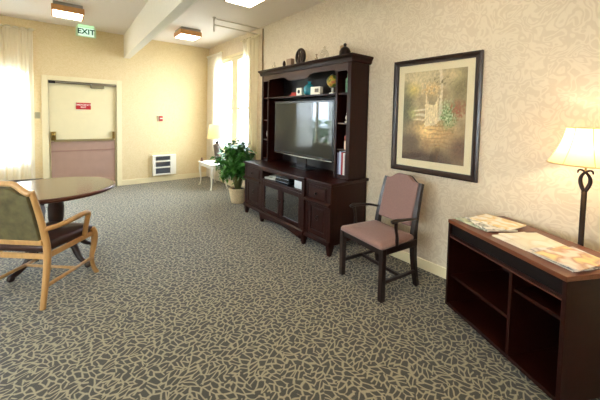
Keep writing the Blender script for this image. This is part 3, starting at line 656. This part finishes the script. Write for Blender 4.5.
for idx, vert in enumerate(art.data.vertices):
    u = (iw-vert.co.y)/(2*iw); v = 1-(vert.co.z+ih)/(2*ih)      # u left->right, v top->bottom
    n1 = noise.noise(Vector((u*7, v*9, 0))); n2 = noise.noise(Vector((u*26, v*30, 3))); n3 = noise.noise(Vector((u*60, v*55, 7)))
    u2, v2 = u+.02*n2, v+.02*n1
    c = mixc((178, 160, 124), (140, 118, 82), v2*1.1+.5*n1)
    c = mixc(c, (206, 190, 150), blob(u2, v2, .28, .1, .5, .2, .8)*.8)
    c = mixc(c, (98, 96, 66), blob(u2, v2, .04, .42, .2, .36, .8)); c = mixc(c, (178, 176, 110), blob(u2, v2, .2, .47, .14, .1, .9)*.8)
    c = mixc(c, (206, 184, 104), blob(u2, v2, .18, .2, .16, .12, .9)*.8)
    c = mixc(c, (120, 110, 72), blob(u2, v2, .92, .2, .22, .3, .8)*.8); c = mixc(c, (222, 200, 150), blob(u2, v2, .8, .08, .2, .1, .9)*.7)
    for k in range(5): c = mixc(c, mixc((232, 218, 184), (168, 146, 110), k % 2), blob(u2, v2, .32, .43+k*.026, .17, .016, .5)*.8)
    c = mixc(c, (196, 158, 102), blob(u2, v2, .5, .68, .5, .2, .7)*.9); c = mixc(c, (238, 206, 140), blob(u2, v2, .42, .66, .2, .1, .9)*.9)
    for k in range(6): c = mixc(c, (150, 112, 70), blob(u2, v2, .55+.05*(k % 3), .6+.045*k, .32, .008, .6)*.7)
    c = mixc(c, (70, 50, 34), blob(u2, v2, .35, 1.0, .8, .17, .6)*.95); c = mixc(c, (92, 62, 40), blob(u2, v2, .98, .84, .3, .16, .7)*.8)
    c = mixc(c, (80, 62, 42), blob(u2, v2, .12, .8, .26, .16, .6)*.85); c = mixc(c, (150, 116, 76), blob(u2, v2, .42, .83, .1, .12, .8)*.7)
    # pale arch shaped gate between posts
    gx = (u2-.49)/.105; top = .33-.055*(abs(gx) > .55)*(abs(gx)-.55)/.45*2+.05*(1-gx*gx)
    c = mixc(c, (226, 206, 162), 1 if abs(gx) < 1 and top < v2 < .60-.03*gx else 0)
    c = mixc(c, (196, 178, 140), 1 if abs(gx) < 1 and top < v2 < .60 and int((gx+1)*6) % 2 and n3 > -.1 else 0)
    c = mixc(c, (214, 200, 168), .85 if .61 < u2+.25*(v2-.3)**2 < .655 and v2 < .56 else 0)
    c = mixc(c, mixc((186, 146, 84), (226, 200, 150), .5+n3*1.6), blob(u2+.05*n2, v2+.04*n3, .48, .2, .2, .12, .8)*max(0, min(1, .75+n2*1.5)))
    c = mixc(c, mixc((96, 124, 66), (206, 214, 176), .35+n3*1.3), blob(u2+.07*n2, v2+.06*n3, .75, .48, .16, .18, .6)*.95)
    c = mixc(c, mixc((164, 70, 44), (120, 96, 60), .4+n3*1.5), blob(u2+.08*n2, v2+.06*n3, .88, .42, .14, .12, .8)*.8)
    c = mixc(c, (92, 84, 56), blob(u2, v2, .62, .12, .3, .06, .8)*max(0, min(1, n2*3)))
    c = tuple(((x-118)*1.15+122)*(1+.14*n2+.10*n3) for x in c)
    ca_.data[idx].color = (*lin([max(0, min(255, x)) for x in c]), 1)
MB().box(-.0175, -.0155, -w+f-.004, w-f+.004, -h+f-.004, h-f+.004).build('picture_glass', thin_glass('picture_glass', (1, 1, 1), .8), pc)

# ------------------------------------------------------------------ low cherry bookcase on casters
sa = math.radians(26.8)
LS, DS, HSf = .862, .508, .711
# local frame: +x runs from the far end towards the camera along the back, +y points away from the wall
bc = thing('low_bookcase', 'low cherry brown open bookcase on casters with magazines on top', 'bookcase', (-.002, .849, 0))
e = Vector((-math.sin(sa), -math.cos(sa), 0)); nn = Vector((-math.cos(sa), math.sin(sa), 0))
bc.rotation_euler[2] = math.atan2(e.y, e.x)
# with this rotation local +y = rotate90(e); flip sign so the open front faces the room
S = 1 if (Vector((-e.y, e.x, 0)).dot(nn) > 0) else -1
def bb(mb, u0, u1, w0, w1, z0, z1):
    a, b = sorted((w0*S, w1*S)); return mb.box(u0, u1, a, b, z0, z1)
bz = .040
bb(MB(), 0, LS, 0, DS, HSf-.026, HSf).build('bookcase_top', cherry_top, bc, bevel=.002)
bb(MB(), 0, .022, .006, DS-.004, bz, HSf-.026).build('side_panel', cherry, bc, bevel=.0015)
bb(MB(), LS-.022, LS, .006, DS-.004, bz, HSf-.026).build('side_panel', cherry, bc, bevel=.0015)
bb(MB(), .022, LS-.022, .006, .014, bz, HSf-.026).build('back_panel', cherry_in, bc)
bb(MB(), .022, LS-.022, .014, DS-.006, bz, bz+.024).build('bottom_shelf', cherry, bc, bevel=.0015)
bb(MB(), .022, LS-.022, .014, DS-.008, .585, .603).build('slot_shelf', cherry, bc, bevel=.0015)
bb(MB(), .535, .555, .014, DS-.012, bz+.024, .585).build('divider', cherry, bc, bevel=.0015)
bb(MB(), .022, .535, .014, DS-.03, .265, .285).build('inner_shelf', cherry, bc)
bb(MB(), .555, LS-.022, .014, DS-.03, .458, .476).build('inner_shelf', cherry, bc)
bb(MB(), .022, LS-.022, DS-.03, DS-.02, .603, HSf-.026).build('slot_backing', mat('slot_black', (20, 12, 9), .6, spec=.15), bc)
bb(MB(), .022, LS-.022, DS-.012, DS-.004, .578, .586).build('edge_strip', mat('strip_brown', (84, 42, 26), .4), bc)
for u, w_ in ((.05, .05), (.05, DS-.05), (LS-.05, .05), (LS-.05, DS-.05)):
    M = Matrix.Translation((u, w_*S, .018)) @ Matrix.Rotation(PI/2, 4, 'X')
    cs = MB().lathe([(.006, -.012), (.016, -.01), (.018, 0), (.016, .01), (.006, .012)], n=18, M=M).build('caster', screw_black, bc, smooth=True)
    MB().box(u-.016, u+.016, w_*S-.02, w_*S-.016, .014, .040).box(u-.016, u+.016, w_*S+.016, w_*S+.02, .014, .040).box(u-.02, u+.02, w_*S-.02, w_*S+.02, .037, .040).build('caster_fork', steel, cs)

def cover_mat(name, c1, c2, c3, sc=14):
    m = bpy.data.materials.new(name); m.use_nodes = True; nt = m.node_tree
    tc = N(nt, 'ShaderNodeTexCoord'); nz = N(nt, 'ShaderNodeTexNoise'); nz.inputs['Scale'].default_value = sc; nz.inputs['Detail'].default_value = 1.5
    nt.links.new(tc.outputs['Object'], nz.inputs['Vector'])
    nt.links.new(ramp(nt, nz.outputs['Fac'], [(.42, lin(c1)), (.52, lin(c2)), (.62, lin(c3))]), nt.nodes['Principled BSDF'].inputs['Base Color'])
    nt.nodes['Principled BSDF'].inputs['Roughness'].default_value = .45
    return m
paper = mat('paper', (226, 216, 196), .8)
def magazine(u, wq, z, rot, lw, ll, th, m, lab):
    p = Vector((-.002, .849, 0))+e*u+nn*wq
    r = thing('magazine', lab, 'magazine', (p.x, p.y, z), math.atan2(e.y, e.x)+rot, 'magazines on the low bookcase')
    MB().box(-ll/2+.001, ll/2-.001, -lw/2+.002, lw/2-.001, .0008, th-.0012).build('pages', paper, r)
    MB().box(-ll/2, ll/2, -lw/2, lw/2, th-.001, th).box(-ll/2, ll/2, -lw/2, lw/2, 0, .0008).box(-ll/2, ll/2, -lw/2, -lw/2+.001, .0008, th-.001).build('cover', m, r)
Zt = HSf+.0005
magazine(.135, .335, Zt, .12, .21, .27, .009, cover_mat('mag_a', (196, 200, 170), (120, 130, 110), (236, 232, 214)), 'green grey magazine lying lowest at the far front corner of the bookcase')
magazine(.175, .30, Zt+.0095, -.18, .21, .28, .008, cover_mat('mag_b', (240, 238, 228), (130, 134, 128), (226, 224, 214)), 'white and grey magazine in the middle of the far pile')
magazine(.165, .225, Zt+.018, .30, .22, .28, .007, cover_mat('mag_c', (238, 236, 226), (222, 196, 130), (238, 234, 222), 9), 'white magazine with yellow picture topping the far pile')
magazine(.455, .30, Zt, PI/2+.06, .235, .28, .006, cover_mat('mag_d', (226, 222, 204), (216, 210, 188), (234, 232, 218), 6), 'cream booklet lying lower in the middle pile')
magazine(.465, .26, Zt+.0065, PI/2-.12, .23, .275, .005, cover_mat('mag_e', (230, 226, 206), (220, 214, 190), (236, 234, 222), 7), 'pale cream booklet on top of the middle pile')
magazine(.70, .275, Zt, PI/2+.02, .25, .30, .007, cover_mat('mag_f', (236, 234, 228), (120, 124, 140), (230, 220, 208)), 'white and grey magazine at the bottom of the near pile')
magazine(.695, .262, Zt+.0075, PI/2-.10, .22, .28, .006, cover_mat('mag_g', (230, 228, 228), (176, 164, 160), (240, 236, 232)), 'pale newspaper supplement in the middle of the near pile')
magazine(.72, .29, Zt+.014, PI/2+.16, .215, .28, .006, cover_mat('mag_h', (232, 224, 212), (196, 156, 130), (232, 214, 150), 9), 'orange and yellow magazine topping the near pile')

# ------------------------------------------------------------------ floor lamp behind the bookcase
LX, LY = -.222, .352
fl = thing('floor_lamp', 'lit floor lamp with cream bell shade and dark looped metal pole behind bookcase', 'lamp', (LX, LY, 0))
MB().lathe([(.115, 0), (.118, .005), (.11, .012), (.03, .018), (.014, .03)], n=32).build('lamp_base', dark_metal, fl, smooth=True)
MB().tube([(0, 0, .03), (0, 0, 1.045)], .0145, n=10).build('pole', dark_metal, fl, smooth=True)
mb = MB()
for s in (-1, 1): mb.tube([(0, 0, 1.04), (.006, -s*.012, 1.065), (.014, -s*.024, 1.10), (.010, -s*.022, 1.135), (0, -s*.004, 1.165), (0, s*.02, 1.182), (0, s*.034, 1.176), (0, s*.036, 1.158)], (.0095, .0115, .0115, .010, .008, .007, .006, .004), smooth=2)
mb.build('loop_finial', dark_metal, fl, smooth=True)
MB().tube([(0, 0, 1.16), (0, 0, 1.30)], .006).build('socket_stem', brass, fl)
prof = [(.19, 1.218), (.172, 1.25), (.152, 1.29), (.132, 1.335), (.115, 1.385), (.103, 1.445)]
mb = MB(); NS = 48; rings = []
for r, z in prof: rings.append([mb.bm.verts.new(((r*(1+.012*abs(math.sin(4*2*PI*i/NS/1)))*math.cos(2*PI*i/NS)), (r*(1+.012*abs(math.sin(4*2*PI*i/NS)))*math.sin(2*PI*i/NS)), z)) for i in range(NS)])
for a, b in zip(rings, rings[1:]):
    for i in range(NS): mb.bm.faces.new([a[i], a[(i+1) % NS], b[(i+1) % NS], b[i]])
shade = mb.build('lamp_shade', sheer('shade_cloth', (250, 224, 170), .02, .62), fl, smooth=True)
trim_m = mat('shade_trim', (196, 168, 116), .7)
MB().tube([(.1905*math.cos(a), .1905*math.sin(a), 1.218) for a in [2*PI*i/40 for i in range(40)]], .004, n=6, closed=True).build('shade_trim', trim_m, shade)
MB().tube([(.1035*math.cos(a), .1035*math.sin(a), 1.445) for a in [2*PI*i/40 for i in range(40)]], .0035, n=6, closed=True).build('shade_trim', trim_m, shade)
for k in range(8):
    a = 2*PI*k/8+.35; MB().tube([((r+.001)*math.cos(a), (r+.001)*math.sin(a), z) for r, z in prof], .0022, n=5).build('shade_rib', trim_m, shade)
MB().ball((0, 0, 1.335), .032).build('light_bulb', emitter('bulb_glow', (255, 228, 190), 85), fl, smooth=True)

# ------------------------------------------------------------------ side table, table lamp, ornament, plant
st = thing('side_table', 'small white painted side table with curved legs under the bright window', 'table', (-.325, 5.93, 0))
TH = .50
MB().prism(rounded([(-.20, -.335), (.20, -.335), (.20, .335), (-.20, .335)], .03), TH-.022, TH).build('table_top', white_m, st, bevel=.006)
MB().box(-.165, .165, -.30, -.285, TH-.085, TH-.022).box(-.165, .165, .285, .30, TH-.085, TH-.022).box(-.165, -.15, -.285, .285, TH-.085, TH-.022).box(.15, .165, -.285, .285, TH-.085, TH-.022).build('table_apron', white_m, st, bevel=.003)
for sx in (-1, 1):
    for sy in (-1, 1):
        px, py = sx*.155, sy*.29; q = Vector((sx, sy, 0)).normalized()
        pts = [(px, py, TH-.022), (px+q.x*.006, py+q.y*.006, TH-.09), (px+q.x*.012, py+q.y*.012, .33), (px-q.x*.006, py-q.y*.006, .2), (px-q.x*.008, py-q.y*.008, .1), (px+q.x*.008, py+q.y*.008, .035), (px+q.x*.028, py+q.y*.028, .0)]
        MB().tube(pts, (.028, .03, .024, .017, .013, .014, .02), n=8, smooth=2).build('leg', white_m, st, smooth=True)
tl2 = thing('table_lamp', 'table lamp with dark tapered vase body and cream shade on the white side table', 'lamp', (-.30, 5.80, TH))
MB().lathe([(.06, 0), (.06, .014), (.035, .03)], n=24).build('lamp_foot', dark_metal, tl2, smooth=True)
MB().lathe([(.032, .03), (.038, .08), (.055, .2), (.072, .32), (.074, .36), (.05, .39), (.02, .40)], n=24).build('lamp_body', mat('lamp_taupe', (96, 82, 70), .4, var=.2, scale=20), tl2, smooth=True)
MB().lathe([(.03, .40), (.034, .42), (.014, .44), (.012, .52)], n=16).build('lamp_neck', dark_metal, tl2, smooth=True)
mb = MB(); rings = []
for r, z in [(.20, .50), (.185, .58), (.165, .68), (.15, .78)]: rings.append([mb.bm.verts.new((r*math.cos(2*PI*i/36), r*math.sin(2*PI*i/36), z)) for i in range(36)])
for a, b in zip(rings, rings[1:]):
    for i in range(36): mb.bm.faces.new([a[i], a[(i+1) % 36], b[(i+1) % 36], b[i]])
mb.build('lamp_shade', sheer('shade_cream', (236, 212, 156), .02, .35), tl2, smooth=True)
MB().tube([(0, 0, .52), (0, 0, .77)], .004).tube([(-.15, 0, .78), (.15, 0, .78)], .003).build('shade_harp', brass, tl2)
put(MB().lathe([(.028, 0), (.03, .02), (.018, .045), (.024, .06), (.01, .075)], n=14), 'small_ornament', mat('ornament_brown', (120, 78, 48), .5), (-.46, 6.20, TH), 'small brown ornament at the far corner of the white side table', 'ornament')

pl = thing('potted_plant', 'bushy green leafy plant in a light wicker pot between cabinet and window', 'plant', (-.43, 4.62, 0))
pot_m = mat('wicker', (214, 196, 160), .7, var=.3, scale=50, stretch=(1, 1, 3), bump=.6)
MB().lathe([(.105, 0), (.115, .02), (.135, .12), (.15, .22), (.158, .235), (.152, .25), (.13, .25), (.12, .225)], n=32).build('pot', pot_m, pl, smooth=True)
MB().lathe([(.124, .20), (.124, .226)], n=24).build('soil', mat('soil', (50, 36, 26), .9), pl)
rnd = random.Random(5); mbs = MB(); mbl = MB(); mby = MB()
def leaf(mb, p, d, ln, wd, up):
    d = d.normalized(); s = d.cross(up).normalized(); u = s.cross(d).normalized()
    prof = [(0, .12), (.18, .75), (.4, 1), (.68, .72), (1, .05)]; row = []
    for t, w_ in prof:
        c = p+d*ln*t-u*ln*.28*t*t; row.append([mb.bm.verts.new(c+s*wd*w_*.5+u*.12*wd*w_), mb.bm.verts.new(c), mb.bm.verts.new(c-s*wd*w_*.5+u*.12*wd*w_)])
    for a, b in zip(row, row[1:]):
        mb.bm.faces.new([a[0], a[1], b[1], b[0]]); mb.bm.faces.new([a[1], a[2], b[2], b[1]])
C0 = Vector((0.0, .06, .66))
for k in range(70):
    th = rnd.uniform(0, 2*PI); ph = rnd.uniform(-.65, 1.35); rr = rnd.uniform(.18, .37)
    tip = C0+Vector((math.cos(th)*math.cos(ph)*rr*.95, math.sin(th)*math.cos(ph)*rr*1.3, math.sin(ph)*rr*1.15))
    if tip.y < -.47 : continue
    if tip.x > .18: tip.x = .18
    a = Vector((rnd.uniform(-.04, .04), rnd.uniform(-.04, .04), .22)); mid = a.lerp(tip, .5)+Vector((0, 0, .14))
    mbs.tube([a, mid, tip], (.005, .004, .002), n=5, smooth=2)
    for q in range(22):
        t = rnd.uniform(.45, 1.05); c = a.lerp(mid, min(1, t*2)) if t < .5 else mid.lerp(tip, (t-.5)*2)
        d = Vector((rnd.gauss(0, 1), rnd.gauss(0, 1), rnd.gauss(-.1, .6)))
        leaf(mbl, c, d, rnd.uniform(.08, .13), rnd.uniform(.055, .085), Vector((rnd.gauss(0, .3), rnd.gauss(0, .3), 1)))
# shoots rising above and the low bright clump beside the pot
for k in range(9):
    x = rnd.uniform(-.12, .12); y_ = rnd.uniform(-.35, .22); tip = Vector((x, y_, rnd.uniform(1.0, 1.14))); a = Vector((x*.3, y_*.3, .6))
    mbs.tube([a, a.lerp(tip, .6)+Vector((0, 0, .05)), tip], (.004, .003, .002), n=5, smooth=1)
    for q in range(9): leaf(mbl, a.lerp(tip, rnd.uniform(.5, 1)), Vector((rnd.gauss(0, 1), rnd.gauss(0, 1), rnd.gauss(.3, .5))), rnd.uniform(.05, .09), rnd.uniform(.035, .055), Vector((0, 0, 1)))
for k in range(150):
    c = Vector((rnd.gauss(-.02, .05), rnd.gauss(.42, .11), rnd.gauss(.44, .06))); leaf(mbl if k % 3 else mby, c, Vector((rnd.gauss(0, 1), rnd.gauss(.4, 1), rnd.gauss(-.3, .5))), rnd.uniform(.07, .1), rnd.uniform(.04, .06), Vector((0, 0, 1)))
def leafmat(name, c, c2):
    m = mat(name, c, .35, var=.45, scale=9); b = m.node_tree.nodes['Principled BSDF']; b.inputs['Subsurface Weight'].default_value = 0
    return m
mbs.build('stems', mat('stem_brown', (92, 96, 48), .6), pl)
mbl.build('foliage', leafmat('leaf_green', (58, 116, 42), 0), pl, smooth=True)
mby.build('young_foliage', leafmat('leaf_bright', (96, 150, 44), 0), pl, smooth=True)

# ------------------------------------------------------------------ round table
rt = thing('round_table', 'round dark-edged wooden pedestal table with glossy top in front of the exit door', 'table', (-2.86, 3.77, 0))
TT = .742; RR = .53
tm = mat('table_laminate', (98, 68, 46), .16, var=.12, scale=4, stretch=(1, 7, 1), coat=.35)
em = mat('table_edge', (92, 42, 28), .35, var=.2, coat=.2)
MB().lathe([(RR-.022, TT-.004), (RR-.022, TT)], n=96).build('table_top', tm, rt)
MB().lathe([(RR-.05, TT-.038), (RR-.012, TT-.036), (RR, TT-.026), (RR, TT-.012), (RR-.006, TT-.003), (RR-.022, TT-.0015), (RR-.1, TT-.005)], n=96).build('table_rim', em, rt, smooth=True)
dk = mat('pedestal_wood', (46, 24, 18), .3, var=.2, coat=.2)
MB().lathe([(.05, .17), (.085, .19), (.09, .24), (.055, .27), (.045, .33), (.062, .45), (.066, .55), (.05, .62), (.09, .66), (.1, .70), (.2, .704)], n=28, c=(.03, -.02, 0)).build('pedestal_column', dk, rt, smooth=True)
for k in range(4):
    a = math.radians(-53+90*k); c, s_ = math.cos(a), math.sin(a)
    P = lambda r, z: (.03+c*r, -.02+s_*r, z)
    MB().tube([P(.04, .24), P(.12, .27), P(.2, .22), P(.27, .10), P(.34, .05), P(.385, .045), P(.40, .02)], (.035, .036, .032, .027, .022, .026, .02), n=8, smooth=2).build('foot', dk, rt, smooth=True)
    MB().ball(P(.385, .026), .026, (1.1, 1.1, 1)).build('claw', dk, rt, smooth=True)

# ------------------------------------------------------------------ oak dining armchair (seen from behind)
oc = thing('dining_armchair', 'honey oak armchair with green patterned back and brown vinyl seat at round table', 'chair', (-2.891, 3.251, 0), math.radians(-41.4))
hw = .225
for sx in (-1, 1):
    MB().tube([(sx*hw, -.285, 0), (sx*hw, -.262, .16), (sx*hw, -.235, .36), (sx*(hw+.0), -.24, .48), (sx*(hw-.008), -.285, .70), (sx*(hw-.022), -.335, .90)], (.019, .021, .025, .024, .021, .019), n=8, smooth=2).build('leg', oak, oc, smooth=True)
    MB().tube([(sx*hw, .225, .43), (sx*(hw+.01), .245, .36), (sx*(hw+.004), .235, .26), (sx*(hw-.006), .215, .16), (sx*hw, .235, .06), (sx*(hw+.004), .27, .0)], (.024, .028, .024, .018, .017, .02), n=8, smooth=2).build('leg', oak, oc, smooth=True)
    MB().tube([(sx*hw, -.25, .16), (sx*hw, .22, .16)], .014, n=8).build('stretcher', oak, oc, smooth=True)
    MB().tube([(sx*(hw+.005), -.275, .60), (sx*(hw+.022), -.17, .592), (sx*(hw+.036), -.05, .60), (sx*(hw+.04), .05, .612), (sx*(hw+.038), .115, .612), (sx*(hw+.034), .135, .59), (sx*(hw+.03), .125, .54), (sx*(hw+.018), .12, .46), (sx*(hw+.01), .12, .40)], (.018, .019, .02, .021, .021, .021, .018, .017, .019), n=10, smooth=2, flat=1.15).build('arm', oak, oc, smooth=True)
MB().tube([(-hw, .03, .16), (hw, .03, .16)], .012, n=8).build('stretcher', oak, oc, smooth=True)
MB().box(-hw, hw, -.258, -.236, .365, .405).box(-hw, hw, .215, .24, .365, .405).box(-hw-.012, -hw+.012, -.24, .22, .365, .405).box(hw-.012, hw+.012, -.24, .22, .365, .405).build('seat_rail', oak, oc, bevel=.005)
pad(rounded([(-.225, .27), (-.20, -.225), (.20, -.225), (.225, .255)], .05), .405, .458, .018).build('seat_cushion', vinyl, oc, smooth=True)
Mo = Matrix.Translation((0, -.252, .49)) @ Matrix.Rotation(math.radians(12.5), 4, 'X')
green = mat('green_upholstery', (96, 88, 56), .8, var=.35, scale=16, bump=.2)
MB().prism(camel(.198, .182, .02, .385, .06), -.018, .03, axis='y', M=Mo).build('back_panel', green, oc, bevel=.006)
MB().prism([(-.215, 0-.01), (.215, -.01), (.215, .03), (-.215, .03)], -.022, .022, axis='y', M=Mo).build('back_rail', oak, oc, bevel=.005)
tp = []
for k in range(33):
    x = .206-.412*k/32; u = abs(x)/.206; hgt = .075*(.5+.5*math.cos(PI*min(1, max(0, (u-.35)/.6))))
    tp.append(Mo @ Vector((x, 0, .402+hgt)))
MB().tube(tp, .021, n=8).build('top_rail', oak, oc, smooth=True)

# dark chair on the far left side of the table
dc = thing('dining_chair', 'dark padded chair tucked at the far side of round table', 'chair', (-3.16, 4.10, 0), math.radians(174))
navy = mat('dark_seat', (38, 40, 58), .5, var=.1); dkw = mat('dark_legs', (24, 18, 18), .4); grey = mat('dark_back', (86, 76, 72), .6, var=.1)
pad(rounded([(-.24, .24), (-.22, -.22), (.22, -.22), (.24, .24)], .05), .38, .45, .02).build('seat_cushion', navy, dc, smooth=True)
MB().box(-.21, .21, -.2, .2, .34, .38).build('seat_frame', dkw, dc)
for sx in (-1, 1):
    for sy in (-1, 1): MB().tube([(sx*.2, sy*.2, 0), (sx*.19, sy*.19, .36)], (.014, .02), n=4).build('leg', dkw, dc)
    MB().tube([(sx*.19, -.2, .36), (sx*.19, -.25, .62)], .016, n=4).build('back_post', dkw, dc)
Md = Matrix.Translation((0, -.24, .52)) @ Matrix.Rotation(math.radians(10), 4, 'X')
MB().prism(rounded([(-.23, 0), (.23, 0), (.22, .22), (-.22, .22)], .05), -.02, .03, axis='y', M=Md).build('backrest', grey, dc, bevel=.01)

# ------------------------------------------------------------------ outside
struct(MB().box(-30, 20, -20, 40, -.35, -.12), 'ground', mat('patio_concrete', (150, 146, 138), .9, var=.15, scale=2))
hg = thing('garden_hedge', 'green hedge beyond the far window, seen in the television reflection', 'hedge', (-6.5, 11.5, -.12))
mb = MB(); rh = random.Random(2)
for k in range(1500):
    c = Vector((rh.uniform(-3.5, 3.5), rh.gauss(0, .3), rh.uniform(.05, 1.45))); leaf(mb, c, Vector((rh.gauss(0, 1), rh.gauss(0, 1), rh.gauss(.3, .6))), .22, .13, Vector((rh.gauss(0, .3), 0.1, 1)))
mb.build('foliage', mat('hedge_leaf', (88, 128, 60), .6, var=.3, scale=3), hg)
mb = MB()
for k in range(14): mb.tube([(-3.3+k*.5, 0, 0), (-3.3+k*.5+.1, .05, 1.1)], (.03, .012), n=5)
mb.build('stems', mat('hedge_stem', (80, 60, 40), .8), hg)

# ------------------------------------------------------------------ light
wd = bpy.data.worlds.new('sky'); scene.world = wd; wd.use_nodes = True; nt = wd.node_tree
bg = nt.nodes['Background']; bg.inputs['Color'].default_value = (.70, .84, 1.0, 1); bg.inputs['Strength'].default_value = 14.5
def portal(name, loc, rot, sx, sy):
    l = bpy.data.lights.new(name, 'AREA'); l.shape = 'RECTANGLE'; l.size = sx; l.size_y = sy; l.cycles.is_portal = True
    o = bpy.data.objects.new(name, l); COL.objects.link(o); o.location = loc; o.rotation_euler = rot; o['kind'] = 'structure'
portal('window_portal', ((WX0+WX1)/2, L+.14, (WZ0+WZ1)/2), (-PI/2, 0, 0), WX1-WX0, WZ1-WZ0)
portal('window_portal', (.14, (RY0+RY1)/2, (RZ0+RZ1)/2), (PI/2, 0, PI/2), RY1-RY0, RZ1-RZ0)

portal('window_portal', (XL-.14, (LY0+LY1)/2, (LZ0+LZ1)/2), (PI/2, 0, -PI/2), LY1-LY0, LZ1-LZ0)  # portal for the added left window

# ------------------------------------------------------------------ camera
cam = bpy.data.cameras.new('camera'); co = bpy.data.objects.new('camera', cam); COL.objects.link(co); scene.camera = co
F = Vector((0.62393688, 0.78004313, -0.04728099)); R_ = Vector((0.78137205, -0.62369284, 0.0215631)); U = Vector((0.01266866, 0.05039806, 0.99864886))
Mx = Matrix((R_, U, -F)).transposed().to_4x4(); Mx.translation = Vector((-2.8041, 0, 1.4778)); co.matrix_world = Mx
cam.sensor_width = 36; cam.sensor_fit = 'HORIZONTAL'; cam.lens = 302.86/600*36; cam.shift_x = 0; cam.shift_y = -(200-130.84)/600
cam.clip_start = .05

vs_ = scene.view_settings; vs_.view_transform = 'Standard'; vs_.look = 'None'; vs_.gamma = 1; vs_.use_curve_mapping = False; vs_.exposure = 1.35
scene.cycles.max_bounces = 10; scene.cycles.diffuse_bounces = 6; scene.cycles.transparent_max_bounces = 24
scene.cycles.sample_clamp_indirect = 6; scene.cycles.use_denoising = True; scene.cycles.caustics_reflective = False
